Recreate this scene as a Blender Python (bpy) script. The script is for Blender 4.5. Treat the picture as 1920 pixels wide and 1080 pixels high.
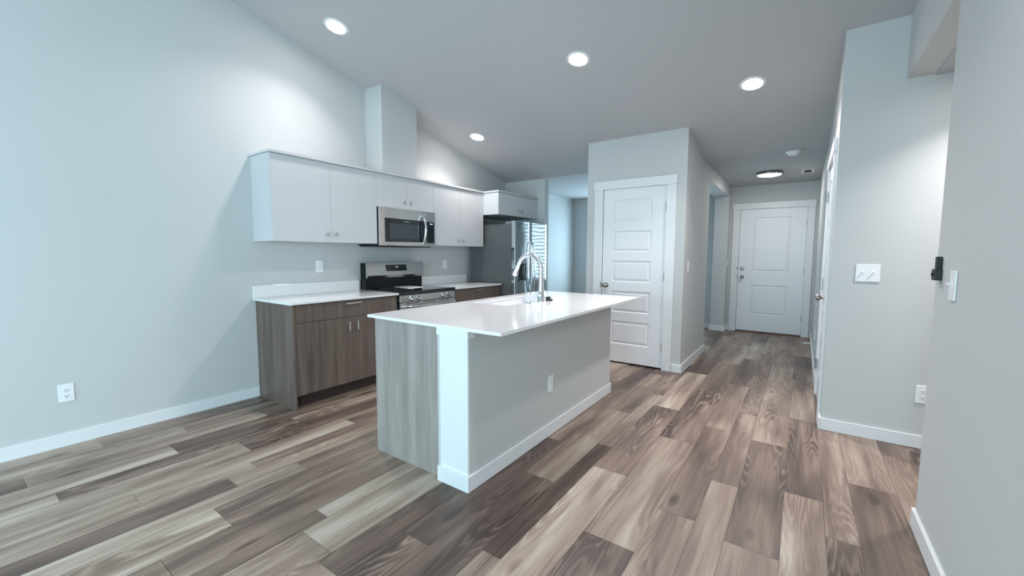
import bpy, bmesh, math, random
from mathutils import Vector, Matrix
random.seed(7)
sc = bpy.context.scene
C = sc.collection
R = math.radians
for o in list(bpy.data.objects):
    bpy.data.objects.remove(o)

# ---------------------------------------------------------------- camera, world, light, exposure
def make_camera():
    f, h, yaw, pitch, roll = 771.545, 1.3205, .6121, -.0817, .0042
    cy, sy = math.cos(yaw), math.sin(yaw)
    F0, R0, U0 = Vector((-sy, cy, 0)), Vector((cy, sy, 0)), Vector((0, 0, 1))
    F = F0*math.cos(pitch) + U0*math.sin(pitch)
    U = -F0*math.sin(pitch) + U0*math.cos(pitch)
    Rt = R0*math.cos(roll) + U*math.sin(roll)
    U = -R0*math.sin(roll) + U*math.cos(roll)
    cam = bpy.data.cameras.new('camera')
    cam.sensor_width = 36
    cam.sensor_fit = 'HORIZONTAL'
    cam.lens = f/1920*36
    cam.clip_start, cam.clip_end = .02, 100
    o = bpy.data.objects.new('camera', cam)
    m = Matrix((Rt, U, -F)).transposed().to_4x4()
    m.translation = Vector((0, 0, h))
    o.matrix_world = m
    C.objects.link(o)
    sc.camera = o
make_camera()
vs = sc.view_settings
vs.view_transform = 'Standard'
vs.look = 'None'
vs.gamma = 1
vs.use_curve_mapping = False
vs.exposure = .60

world = bpy.data.worlds.new('sky')
sc.world = world
world.use_nodes = True
bg = world.node_tree.nodes['Background']
bg.inputs[0].default_value = (.62, .85, 1, 1)
bg.inputs[1].default_value = 1.2

DAY = (.60, .87, 1.0)
LAMP = (1.0, .95, .95)
CAN_POWER, CAN_SPREAD = 12, 120
CAN_STRENGTH = 45
HALL_STRENGTH = 40
def area(name, loc, direction, sx, sy, power, col):
    l = bpy.data.lights.new(name, 'AREA')
    l.shape = 'RECTANGLE'
    l.size, l.size_y = sx, sy
    l.energy = power
    l.color = col
    o = bpy.data.objects.new(name, l)
    o.location = loc
    o.rotation_euler = Vector(direction).to_track_quat('-Z', 'Y').to_euler()
    C.objects.link(o)
    return o
# daylight outside the patio door and window of the living room end, and outside the nook window
area('daylight_patio', (-2.5, -3.62, 1.15), (0, 1, 0), 2.5, 2.1, 84, DAY)
area('daylight_window', (-.45, -3.62, 1.45), (0, 1, 0), 1.2, 1.4, 62, DAY)
area('side_fill', (.85, -1.9, 1.4), (-1, 0, 0), 1.8, 1.3, 105, DAY)  # fill through an added side window, brightens the island back
area('daylight_nook', (-3.0, 8.40, 1.45), (0, -1, 0), 1.1, 1.4, 56, (.52, .80, 1.0))
area('daylight_blind', (-1.89, 8.40, 1.45), (0, -1, 0), 1.0, 1.4, 4, (.62, .88, 1.0))

# ---------------------------------------------------------------- materials
def lin(c):
    return tuple(((v/255)/12.92 if v/255 <= .04045 else ((v/255+.055)/1.055)**2.4) for v in c)
def mat(name, col, rough=.5, metal=0, spec=.5, coat=0, bump=0, bscale=200, emit=None, estr=0, aniso=0):
    m = bpy.data.materials.new(name)
    m.use_nodes = True
    nt = m.node_tree
    b = nt.nodes['Principled BSDF']
    b.inputs['Base Color'].default_value = (*col, 1)
    b.inputs['Roughness'].default_value = rough
    b.inputs['Metallic'].default_value = metal
    b.inputs['Specular IOR Level'].default_value = spec
    b.inputs['Coat Weight'].default_value = coat
    if emit:
        b.inputs['Emission Color'].default_value = (*emit, 1)
        b.inputs['Emission Strength'].default_value = estr
    if bump:
        tc = nt.nodes.new('ShaderNodeTexCoord')
        n = nt.nodes.new('ShaderNodeTexNoise')
        n.inputs['Scale'].default_value = bscale
        n.inputs['Detail'].default_value = 3
        bp = nt.nodes.new('ShaderNodeBump')
        bp.inputs['Strength'].default_value = bump
        bp.inputs['Distance'].default_value = .002
        nt.links.new(tc.outputs['Object'], n.inputs['Vector'])
        nt.links.new(n.outputs['Fac'], bp.inputs['Height'])
        nt.links.new(bp.outputs['Normal'], b.inputs['Normal'])
    return m
def brushed(name, col, rough, sx, sy, sz, amount=.05, wave=0):
    """stainless steel with a fine brushed grain stretched along one axis"""
    m = mat(name, col, rough, 1)
    nt = m.node_tree
    b = nt.nodes['Principled BSDF']
    tc = nt.nodes.new('ShaderNodeTexCoord')
    mp = nt.nodes.new('ShaderNodeMapping')
    mp.inputs['Scale'].default_value = (sx, sy, sz)
    n = nt.nodes.new('ShaderNodeTexNoise')
    n.inputs['Scale'].default_value = 1
    n.inputs['Detail'].default_value = 2
    mr = nt.nodes.new('ShaderNodeMapRange')
    mr.inputs['To Min'].default_value = rough - amount
    mr.inputs['To Max'].default_value = rough + amount
    nt.links.new(tc.outputs['Object'], mp.inputs['Vector'])
    nt.links.new(mp.outputs['Vector'], n.inputs['Vector'])
    nt.links.new(n.outputs['Fac'], mr.inputs['Value'])
    nt.links.new(mr.outputs['Result'], b.inputs['Roughness'])
    if wave:
        n2 = nt.nodes.new('ShaderNodeTexNoise')
        n2.inputs['Scale'].default_value = 4.5
        n2.inputs['Detail'].default_value = 1
        bp = nt.nodes.new('ShaderNodeBump')
        bp.inputs['Strength'].default_value = 1
        bp.inputs['Distance'].default_value = wave
        nt.links.new(tc.outputs['Object'], n2.inputs['Vector'])
        nt.links.new(n2.outputs['Fac'], bp.inputs['Height'])
        nt.links.new(bp.outputs['Normal'], b.inputs['Normal'])
    return m
def woodgrain(name, dark, light, rough=.45, k=1.0):
    m = mat(name, light, rough)
    nt = m.node_tree
    b = nt.nodes['Principled BSDF']
    tc = nt.nodes.new('ShaderNodeTexCoord')
    def noise(scale3, detail, dist=0):
        mp = nt.nodes.new('ShaderNodeMapping')
        mp.inputs['Scale'].default_value = scale3
        n = nt.nodes.new('ShaderNodeTexNoise')
        n.inputs['Scale'].default_value = 1
        n.inputs['Detail'].default_value = detail
        n.inputs['Distortion'].default_value = dist
        nt.links.new(tc.outputs['Object'], mp.inputs['Vector'])
        nt.links.new(mp.outputs['Vector'], n.inputs['Vector'])
        return n.outputs['Fac']
    a = noise((14*k, 14*k, .9), 4, .4)
    c = noise((110*k, 110*k, 3.5), 3)
    mx = nt.nodes.new('ShaderNodeMix')
    mx.data_type = 'FLOAT'
    mx.inputs['Factor'].default_value = .45
    nt.links.new(a, mx.inputs['A'])
    nt.links.new(c, mx.inputs['B'])
    r = nt.nodes.new('ShaderNodeValToRGB')
    r.color_ramp.elements[0].position = .33
    r.color_ramp.elements[0].color = (*dark, 1)
    r.color_ramp.elements[1].position = .66
    r.color_ramp.elements[1].color = (*light, 1)
    nt.links.new(mx.outputs['Result'], r.inputs['Fac'])
    nt.links.new(r.outputs['Color'], b.inputs['Base Color'])
    return m
def floor_material():
    m = mat('vinyl_plank', (.3, .25, .2), .42)
    nt = m.node_tree
    N, L = nt.nodes, nt.links
    b = N['Principled BSDF']
    tc = N.new('ShaderNodeTexCoord')
    def attr(n):
        a = N.new('ShaderNodeAttribute')
        a.attribute_name = n
        return a.outputs['Fac']
    def math_(op, a, bb=None, c=None):
        n = N.new('ShaderNodeMath')
        n.operation = op
        for i, v in enumerate((a, bb, c)):
            if v is None:
                continue
            if isinstance(v, (int, float)):
                n.inputs[i].default_value = v
            else:
                L.new(v, n.inputs[i])
        return n.outputs[0]
    tone, seed, grain = attr('tone'), attr('seed'), attr('grain')
    sep = N.new('ShaderNodeSeparateXYZ')
    L.new(tc.outputs['Object'], sep.inputs[0])
    def coords(kx, ky, ks):
        cx = N.new('ShaderNodeCombineXYZ')
        L.new(math_('MULTIPLY', sep.outputs['X'], kx), cx.inputs[0])
        L.new(math_('MULTIPLY', sep.outputs['Y'], ky), cx.inputs[1])
        L.new(math_('MULTIPLY', seed, ks), cx.inputs[2])
        return cx.outputs[0]
    def noise(v, detail=2, dist=0, rough=.5):
        n = N.new('ShaderNodeTexNoise')
        n.inputs['Scale'].default_value = 1
        n.inputs['Detail'].default_value = detail
        n.inputs['Distortion'].default_value = dist
        n.inputs['Roughness'].default_value = rough
        L.new(v, n.inputs['Vector'])
        return n.outputs['Fac']
    broad = noise(coords(7, .9, 37), 2, .3)             # wide light and dark bands along the plank
    fine = noise(coords(120, 3.5, 91), 4, .2, .65)      # pores
    mid = noise(coords(32, 1.4, 53), 3, .6)             # streaks
    cath = noise(coords(8.5, 1.05, 71), .6, .2)       # cathedral figure
    phase = math_('ADD', math_('MULTIPLY', cath, 88), math_('ADD', math_('MULTIPLY', fine, 6), math_('MULTIPLY', mid, 5)))
    rings = math_('SINE', phase)
    rings = math_('SUBTRACT', math_('MULTIPLY', math_('POWER', math_('MULTIPLY_ADD', rings, .5, .5), 2.2), 2), 1.15)
    gate = noise(coords(5, .8, 17), 1)
    gm = N.new('ShaderNodeMapRange')
    gm.inputs['From Min'].default_value = .46
    gm.inputs['From Max'].default_value = .62
    L.new(gate, gm.inputs['Value'])
    ringa = math_('MULTIPLY', math_('MULTIPLY', rings, gm.outputs[0]), math_('MULTIPLY', grain, .27))
    vor = N.new('ShaderNodeTexVoronoi')
    vor.inputs['Scale'].default_value = 1
    L.new(coords(4.2, 1.5, 29), vor.inputs['Vector'])
    kn = N.new('ShaderNodeMapRange')
    kn.inputs['From Min'].default_value = .02
    kn.inputs['From Max'].default_value = .13
    kn.inputs['To Min'].default_value = -.5
    kn.inputs['To Max'].default_value = 0
    L.new(vor.outputs['Distance'], kn.inputs['Value'])
    v = math_('ADD', math_('MULTIPLY_ADD', tone, .82, .09), math_('MULTIPLY', math_('SUBTRACT', broad, .5), 1.35))
    v = math_('ADD', v, math_('MULTIPLY', math_('SUBTRACT', mid, .5), .42))
    v = math_('ADD', v, math_('MULTIPLY', math_('SUBTRACT', fine, .5), .42))
    v = math_('ADD', v, ringa)
    v = math_('SUBTRACT', v, math_('MULTIPLY', math_('MULTIPLY', gm.outputs[0], grain), .10))
    v = math_('ADD', v, kn.outputs[0])
    r = N.new('ShaderNodeValToRGB')
    cr = r.color_ramp
    cr.elements[0].position = 0.0
    cr.elements[0].color = (*lin((70, 56, 50)), 1)
    cr.elements[1].position = 1.0
    cr.elements[1].color = (*lin((184, 173, 159)), 1)
    for p, c in ((.3, (101, 84, 75)), (.52, (127, 109, 97)), (.75, (154, 138, 124))):
        e = cr.elements.new(p)
        e.color = (*lin(c), 1)
    L.new(v, r.inputs['Fac'])
    L.new(r.outputs['Color'], b.inputs['Base Color'])
    bp = N.new('ShaderNodeBump')
    bp.inputs['Strength'].default_value = .12
    bp.inputs['Distance'].default_value = .001
    L.new(fine, bp.inputs['Height'])
    L.new(bp.outputs['Normal'], b.inputs['Normal'])
    return m
def glass_material():
    m = bpy.data.materials.new('window_glass')
    m.use_nodes = True
    nt = m.node_tree
    nt.nodes.clear()
    o = nt.nodes.new('ShaderNodeOutputMaterial')
    mx = nt.nodes.new('ShaderNodeMixShader')
    t = nt.nodes.new('ShaderNodeBsdfTransparent')
    g = nt.nodes.new('ShaderNodeBsdfGlossy')
    g.inputs['Roughness'].default_value = .02
    mx.inputs[0].default_value = .06
    nt.links.new(t.outputs[0], mx.inputs[1])
    nt.links.new(g.outputs[0], mx.inputs[2])
    nt.links.new(mx.outputs[0], o.inputs[0])
    return m
WALL = mat('wall_paint', (.57, .58, .575), .75, spec=.25, bump=.14, bscale=160)
CEIL = mat('ceiling_paint', (.49, .49, .495), .85, spec=.2, bump=.25, bscale=130)
TRIM = mat('trim_paint', (.77, .78, .79), .35)
DOORP = mat('door_paint', (.82, .83, .85), .35)
CABW = mat('white_laminate', (.61, .615, .625), .4)
QUARTZ = mat('white_quartz', (.82, .81, .81), .12, coat=.3, bump=0)
WOOD_SHADED = woodgrain('grey_brown_laminate_shaded', lin((82, 69, 62)), lin((118, 103, 94)))  # darker copy of the one laminate, shade put into its colour
WOOD_LIT = woodgrain('island_laminate_lit', lin((132, 124, 119)), lin((168, 160, 154)))  # same laminate, colour lightened for the daylight on the island
TOE = mat('toe_kick', lin((60, 46, 42)), .6)
STEEL = brushed('stainless', (.60, .585, .56), .28, 2, 2, 900, .03)
STEELD = brushed('stainless_doors', (.52, .55, .57), .07, 3, 3, 260, .02, wave=.0016)
STEELP = mat('polished_steel', (.75, .76, .77), .14, 1)
STEELB = mat('satin_steel', (.72, .73, .74), .24, 1)
NICKEL = mat('satin_nickel', (.62, .60, .57), .3, 1)
BRONZE = mat('dark_nickel', (.30, .29, .28), .32, 1)
KNOBM = mat('aged_nickel', (.36, .34, .32), .28, 1)
BLACK = mat('black_enamel', (.004, .004, .005), .25, spec=.3)
BLACKG = mat('black_glass', (.008, .009, .012), .05, spec=.6)
MWG = mat('oven_window', (.035, .045, .055), .08, spec=.6)
BLACKM = mat('black_plastic', (.012, .012, .014), .5)
FRSIDE = mat('fridge_side', lin((92, 95, 96)), .45, .2)
GREYP = mat('grey_plastic', (.25, .26, .27), .45)
PLATE = mat('switch_plastic', (.84, .85, .86), .3)
SLOT = mat('slot_dark', (.03, .03, .03), .6)
GREYL = mat('slot_grey', (.5, .51, .52), .5)
PAPER = mat('paper_sheet', (.86, .86, .86), .6)
SINKM = mat('sink_composite', (.83, .84, .86), .25)
DARK = mat('dark_gap', (.01, .01, .01), .8)
WOODT = mat('threshold_wood', lin((120, 84, 62)), .5)
LENS = mat('lamp_lens', (.9, .9, .9), .5, emit=LAMP, estr=CAN_STRENGTH)
HLENS = mat('hall_lens', (.9, .9, .9), .5, emit=(1, .94, .90), estr=HALL_STRENGTH)
DISPLAY = mat('clock_digits', (.1, .1, .1), .5, emit=(.75, .9, 1), estr=.5)
LOGO = mat('badge_silver', (.5, .5, .5), .4, .5)
GLASS = glass_material()
FLOORM = floor_material()
BLIND = mat('blind_slat', (.80, .82, .84), .5)

# ---------------------------------------------------------------- mesh helpers
class MB:
    """collects world-space shapes, then links them as ONE mesh object"""
    def __init__(s):
        s.bm = bmesh.new()
    def box(s, x0, y0, z0, x1, y1, z1):
        v = [s.bm.verts.new(p) for p in ((x0, y0, z0), (x1, y0, z0), (x1, y1, z0), (x0, y1, z0),
                                         (x0, y0, z1), (x1, y0, z1), (x1, y1, z1), (x0, y1, z1))]
        for f in ((3, 2, 1, 0), (4, 5, 6, 7), (0, 1, 5, 4), (1, 2, 6, 5), (2, 3, 7, 6), (3, 0, 4, 7)):
            s.bm.faces.new([v[i] for i in f])
        return s
    def prism(s, pts, axis, a, b):
        """polygon extruded along axis from a to b; pts are the other two coordinates in xyz order"""
        def P(p, t):
            return {'x': (t, p[0], p[1]), 'y': (p[0], t, p[1]), 'z': (p[0], p[1], t)}[axis]
        A = [s.bm.verts.new(P(p, a)) for p in pts]
        B = [s.bm.verts.new(P(p, b)) for p in pts]
        n = len(pts)
        s.bm.faces.new(A)
        s.bm.faces.new(B[::-1])
        for i in range(n):
            s.bm.faces.new((A[i], B[i], B[(i+1) % n], A[(i+1) % n]))
        return s
    def lathe(s, c, axis, prof, n=32):
        """profile [(radius, distance)] turned about an axis through c"""
        ax = Vector(axis).normalized()
        u = ax.orthogonal().normalized()
        w = ax.cross(u)
        c = Vector(c)
        rings = []
        for r, d in prof:
            if r < 1e-6:
                rings.append([s.bm.verts.new(c + ax*d)])
            else:
                rings.append([s.bm.verts.new(c + ax*d + (u*math.cos(t) + w*math.sin(t))*r)
                              for t in (2*math.pi*i/n for i in range(n))])
        for a, b in zip(rings, rings[1:]):
            for i in range(n):
                j = (i+1) % n
                if len(a) == 1 and len(b) == 1:
                    continue
                if len(a) == 1:
                    s.bm.faces.new((a[0], b[i], b[j]))
                elif len(b) == 1:
                    s.bm.faces.new((a[i], a[j], b[0]))
                else:
                    s.bm.faces.new((a[i], a[j], b[j], b[i]))
        return s
    def cyl(s, p0, p1, r, n=20, r1=None):
        p0, p1 = Vector(p0), Vector(p1)
        d = (p1-p0).length
        r1 = r if r1 is None else r1
        return s.lathe(p0, p1-p0, [(0, 0), (r, 0), (r1, d), (0, d)], n)
    def tube(s, pts, radii, n=16, flat=1.0, side=None):
        pts = [Vector(p) for p in pts]
        if not hasattr(radii, '__len__'):
            radii = [radii]*len(pts)
        prev = None
        rings = []
        for i, p in enumerate(pts):
            t = (pts[min(i+1, len(pts)-1)] - pts[max(i-1, 0)]).normalized()
            if prev is None:
                u = Vector(side) if side else t.orthogonal()
            else:
                u = prev
            u = (u - t*u.dot(t)).normalized()
            w = t.cross(u)
            prev = u
            rings.append([s.bm.verts.new(p + (u*math.cos(a)*flat + w*math.sin(a))*radii[i])
                          for a in (2*math.pi*k/n for k in range(n))])
        for a, b in zip(rings, rings[1:]):
            for i in range(n):
                j = (i+1) % n
                s.bm.faces.new((a[i], a[j], b[j], b[i]))
        s.bm.faces.new(rings[0][::-1])
        s.bm.faces.new(rings[-1])
        return s
    def quad(s, *p):
        s.bm.faces.new([s.bm.verts.new(q) for q in p])
        return s
    def build(s, name, m, parent=None, org=(0, 0, 0), bevel=0, seg=2, smooth=False):
        bm = s.bm
        bmesh.ops.remove_doubles(bm, verts=bm.verts, dist=1e-6)
        bmesh.ops.recalc_face_normals(bm, faces=bm.faces)
        org = Vector(org)
        for v in bm.verts:
            v.co -= org
        me = bpy.data.meshes.new(name)
        if smooth:
            for f in bm.faces:
                f.smooth = True
        bm.to_mesh(me)
        bm.free()
        me.materials.append(m)
        o = bpy.data.objects.new(name, me)
        C.objects.link(o)
        if parent:
            o.parent = parent
        else:
            o.location = org
        if bevel:
            md = o.modifiers.new('bevel', 'BEVEL')
            md.width = bevel
            md.segments = seg
            md.limit_method = 'ANGLE'
            md.angle_limit = R(40)
            md.harden_normals = False
        if smooth:
            md = o.modifiers.new('split', 'EDGE_SPLIT')
            md.split_angle = R(38)
        return o
def thing(name, loc, label, cat, group=None):
    o = bpy.data.objects.new(name, None)
    o.empty_display_size = .1
    C.objects.link(o)
    o.location = loc
    tag(o, label, cat, group)
    return o
def tag(o, label, cat, group=None):
    o['label'] = label
    o['category'] = cat
    if group:
        o['group'] = group
    return o
def struct(o):
    o['kind'] = 'structure'
    return o

# ---------------------------------------------------------------- measures
XL, XR, XN = -4.063, .178, .515          # left wall, hall right wall, near right wall
YE, YRW, YPW = 8.11, 3.855, 4.789        # front wall, far right wall, pantry front
XP0, XP1 = -2.218, -1.058                # pantry sides
ZC, YS, SL = 2.4917, 5.582, .2418        # flat ceiling, start of the vault, its slope
YB, YRG = -3.3, -.5                      # living room end wall, ridge of the vault
def zc(y):
    if y >= YS:
        return ZC
    if y >= YRG:
        return ZC + SL*(YS-y)
    return ZC + SL*(YS-YRG) - SL*(YRG-y)
BH, BT = .091, .014                      # baseboard

# ---------------------------------------------------------------- setting
ROWS = [-4.10, -3.84, -3.66, -3.50, -3.30, -3.16, -2.96, -2.79, -2.69, -2.555, -2.43, -2.20, -1.99, -1.885, -1.64,
        -1.50, -1.32, -1.105, -1.005, -.79, -.545, -.37, -.23, -.015, .157, .285, .50, .73, .92, 1.13, 1.30, 1.51, 1.72, 1.9, 2.1, 2.35]
PL = 1.28
# one joint in each row, the tones of the planks before and after it (and of the next one)
JOINT = {0: (.62, .62, .42, .4), 1: (1.04, .68, .50, .5), 2: (.248, .40, .62, .45), 3: (.885, .66, .22, .42), 4: (.33, .78, .27, .5),
         5: (1.178, .72, .30, .6), 6: (.57, .62, .76, .40), 7: (1.1, .8, .6, .5), 8: (.94, .26, .50, .5), 9: (1.27, .82, .62, .6),
         10: (.777, .82, .46, .55), 11: (.5, .5, .44, .35), 12: (1.08, .34, .86, .6), 13: (.95, .66, .70, .5), 14: (.89, .84, .36, .4),
         15: (1.23, .40, .30, .5), 16: (2.02, .26, .62, .5), 17: (1.353, .80, .28, .62), 18: (2.33, .80, .40, .76), 19: (1.733, .30, .62, .36),
         20: (2.12, .58, .36, .68), 21: (2.58, .64, .48, .5), 22: (2.047, .72, .28, .74), 23: (2.69, .74, .32, .70), 24: (2.36, .34, .66, .5),
         25: (3.01, .48, .66, .4), 26: (2.3, .5, .72, .34)}
def make_floor():
    bm = bmesh.new()
    ft = bm.faces.layers.float.new('tone')
    fs = bm.faces.layers.float.new('seed')
    fg = bm.faces.layers.float.new('grain')
    rng = random.Random(11)
    g = .0007
    for i in range(len(ROWS)-1):
        x0, x1 = ROWS[i]+g, ROWS[i+1]-g
        j = JOINT.get(i)
        y0 = j[0] if j else rng.uniform(0, PL)
        k0 = math.floor((YB-.2-y0)/PL)
        k = k0
        last = .5
        while y0 + k*PL < YE+.3:
            a, b = max(y0+k*PL+g, YB-.2), min(y0+(k+1)*PL-g, YE+.3)
            t = None
            if j and -1 <= k <= 1:
                t = j[k+2]
            if t is None:
                t = rng.choice((.28, .36, .46, .55, .64, .72))
                if abs(t-last) < .1:
                    t = rng.choice((.3, .5, .7))
            last = t
            if i < 14:
                t += .10  # left rows painted lighter, for the stronger light on that side
            if b > a:
                f = bm.faces.new([bm.verts.new(p) for p in ((x0, a, 0), (x1, a, 0), (x1, b, 0), (x0, b, 0))])
                f[ft] = t
                f[fs] = rng.uniform(0, 50)
                f[fg] = 1.0 if t < .42 else rng.choice((.25, .5))
            k += 1
    f = bm.faces.new([bm.verts.new(p) for p in ((-4.2, YB-.2, -.003), (2.4, YB-.2, -.003), (2.4, YE+.3, -.003), (-4.2, YE+.3, -.003))])
    f[ft] = -.6
    me = bpy.data.meshes.new('floor')
    bm.to_mesh(me)
    bm.free()
    me.materials.append(FLOORM)
    o = bpy.data.objects.new('floor', me)
    C.objects.link(o)
    return struct(o)
make_floor()

# ceiling: vault over the kitchen and living room, flat over the hall, nook and side hall
m = MB()
prof = [(YE+.12, ZC), (YS, ZC), (YRG, zc(YRG)), (YB-.12, zc(YB-.12))]
m.prism(prof + [(y, z+.1) for y, z in prof[::-1]], 'x', XL-.12, XN+.14)
m.box(XN+.14, 2.5, ZC, 2.4, YRW+.12, ZC+.1)
m.box(XN+.14, YRW+.12, ZC, 2.4, YE+.12, ZC+.1)
struct(m.build('ceiling', CEIL))

def yz_wall(y0, y1, z0=0):
    """outline of a wall in the yz plane that follows the ceiling"""
    ys = [y0] + [y for y in (YRG, YS) if y0 < y < y1] + [y1]
    return [(y0, z0), (y1, z0)] + [(y, zc(y)) for y in ys[::-1]]
m = MB().prism(yz_wall(YB, YE+.12), 'x', XL-.12, XL)
struct(m.build('wall_left', WALL))
m = MB().box(XL, YS, 0, -3.307, YS+.118, ZC)
struct(m.build('wall_alcove', WALL))
# duct chase above the cabinets
m = MB().prism([(2.9264, 2.196), (3.4209, 2.196), (3.4209, zc(3.4209)), (2.9264, zc(2.9264))], 'x', XL, -3.781)
struct(m.build('wall_chase', WALL))
# pantry: front with door opening, two sides, back
PD0, PD1, PDZ = -2.010, -1.257, 2.103
t = .11
m = MB()
m.prism([(YPW, 0), (YPW+t, 0), (YPW+t, zc(YPW+t)), (YPW, zc(YPW))], 'x', XP0, PD0)
m.prism([(YPW, 0), (YPW+t, 0), (YPW+t, zc(YPW+t)), (YPW, zc(YPW))], 'x', PD1, XP1)
m.prism([(YPW, PDZ), (YPW+t, PDZ), (YPW+t, zc(YPW+t)), (YPW, zc(YPW))], 'x', PD0, PD1)
m.prism(yz_wall(YPW+t, 6.125), 'x', XP0, XP0+.12)
m.prism(yz_wall(YPW+t, 6.125), 'x', XP1-.22, XP1)
m.box(XP0+.12, 6.0, 0, XP1-.22, 6.125, ZC)
struct(m.build('wall_pantry', WALL))
# hall left: header over the cased opening and the far stub
m = MB().box(XP1-.22, 6.125, 2.32, XP1, 7.92, ZC).box(XP1-.22, 7.92, 0, XP1, YE, ZC)
struct(m.build('wall_hall_left', WALL))
# front wall with door and nook window
FD0, FD1, FDZ = -.902, .047, 2.103
NW0, NW1, NWZ0, NWZ1 = -2.42, -1.46, .74, 2.12
m = MB()
m.box(XL, YE, 0, -3.56, YE+.12, ZC).box(-3.56, YE, 0, -2.52, YE+.12, NWZ0).box(-3.56, YE, NWZ1, -2.52, YE+.12, ZC).box(-2.52, YE, 0, NW0, YE+.12, ZC).box(NW0, YE, 0, NW1, YE+.12, NWZ0).box(NW0, YE, NWZ1, NW1, YE+.12, ZC)
m.box(NW1, YE, 0, FD0, YE+.12, ZC).box(FD0, YE, FDZ, FD1, YE+.12, ZC).box(FD1, YE, 0, XR+.12, YE+.12, ZC)
struct(m.build('wall_front', WALL))
# hall right wall with a closet door, turning into the far right wall
RD0, RD1 = 4.06, 4.80
m = MB()
m.prism(yz_wall(YRW, RD0), 'x', XR, XR+.12)
m.prism(yz_wall(RD0, RD1, 2.103), 'x', XR, XR+.12)
m.prism(yz_wall(RD1, YE), 'x', XR, XR+.12)
m.box(XR+.12, RD0-.02, 0, XR+.6, RD0-.01, ZC).box(XR+.6, RD0-.02, 0, XR+.61, RD1+.02, ZC).box(XR+.12, RD1+.01, 0, XR+.6, RD1+.02, ZC)
struct(m.build('wall_hall_right', WALL))
m = MB().prism([(XR+.12, 0), (2.3, 0), (2.3, ZC), (XN+.14, ZC), (XN+.14, zc(YRW)), (XR+.12, zc(YRW))], 'y', YRW, YRW+.12)
struct(m.build('wall_side_hall', WALL))
# near right wall: solid part and the header over the side hall opening
YN = 2.695
m = MB().prism(yz_wall(YB, -2.8), 'x', XN, XN+.14).prism(yz_wall(-1.0, YN), 'x', XN, XN+.14)
m.box(XN, -2.8, 0, XN+.14, -1.0, .75).prism(yz_wall(-2.8, -1.0, 2.05), 'x', XN, XN+.14).prism(yz_wall(YN, YRW, 2.5), 'x', XN, XN+.14)
m.box(XN+.14, 2.5, 0, 2.3, 2.62, ZC).box(2.3, 2.5, 0, 2.42, YRW+.12, ZC)
struct(m.build('wall_right', WALL))
# living room end wall with patio door and window openings
m = MB()
def xz(x0, z0, x1, z1):
    m.box(x0, YB-.12, z0, x1, YB, z1)
xz(XL, 0, -3.7, zc(YB)); xz(-3.7, 2.15, -1.3, zc(YB)); xz(-1.3, 0, -1.0, zc(YB)); xz(-1.0, 0, .15, .75)
xz(-1.0, 2.15, .15, zc(YB)); xz(.15, 0, XN, zc(YB))
struct(m.build('wall_back', WALL))
def window(name, x0, x1, z0, z1, y, mull):
    fr = MB()
    w = .045
    fr.box(x0, y, z0, x0+w, y+.07, z1).box(x1-w, y, z0, x1, y+.07, z1).box(x0+w, y, z0, x1-w, y+.07, z0+w).box(x0+w, y, z1-w, x1-w, y+.07, z1)
    for q in mull:
        fr.box(q-w/2, y, z0+w, q+w/2, y+.07, z1-w)
    o = struct(fr.build(name, TRIM, org=(x0, y, z0)))
    MB().box(x0+w, y+.03, z0+w, x1-w, y+.036, z1-w).build('pane', GLASS, o, (x0, y, z0))
    return o
window('window_1', -3.7, -1.3, .0, 2.15, YB-.1, [-2.5])
window('window_2', -1.0, .15, .75, 2.15, YB-.1, [])
fr = MB()
fr.box(XN+.04, -2.8, .75, XN+.11, -2.755, 2.05).box(XN+.04, -1.045, .75, XN+.11, -1.0, 2.05).box(XN+.04, -2.755, .75, XN+.11, -1.045, .795).box(XN+.04, -2.755, 2.005, XN+.11, -1.045, 2.05)
o = struct(fr.build('added_window', TRIM, org=(XN+.04, -1.9, .75)))  # unseen window, added to let fill light reach the island back
MB().box(XN+.07, -2.755, .795, XN+.076, -1.045, 2.005).build('pane', GLASS, o, (XN+.04, -1.9, .75))
window('window_3', NW0, NW1, NWZ0, NWZ1, YE+.04, [])
window('window_5', -3.56, -2.52, NWZ0, NWZ1, YE+.04, [])

# baseboards
def bb(name, *boxes):
    mm = MB()
    for b in boxes:
        mm.box(b[0], b[1], 0, b[2], b[3], BH)
    return struct(mm.build('baseboard_'+name, TRIM, bevel=.003, seg=2))
bb('left', (XL, YB, XL+BT, 1.709))
bb('pantry', (-1.154, YPW-BT, XP1+BT, YPW), (XP1, YPW, XP1+BT, 6.125), (XP0-BT, YPW-BT, -2.12, YPW), (XP0-BT, YPW, XP0, 6.125))
bb('hall_left', (XP1-.22-BT, 7.92-BT, XP1+BT, 7.92), (XP1, 7.92, XP1+BT, YE))
bb('front', (XL, YE-BT, XP1-.22, YE), (XP1+BT, YE-BT, -1.012, YE))
bb('nook', (XL, YS+.118, XL+BT, YE-BT))
bb('hall_right', (XR-BT, RD1+.106, XR, YE-.02), (XR-BT, YRW-BT, XR, RD0-.106))
bb('side_hall', (XR, YRW-BT, 2.3, YRW))
bb('right', (XN-BT, YB, XN, YN+BT), (XN, YN, XN+.14, YN+BT))
bb('back', (-1.3, YB, XN, YB+BT), (XL, YB, -3.7, YB+BT))

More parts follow.
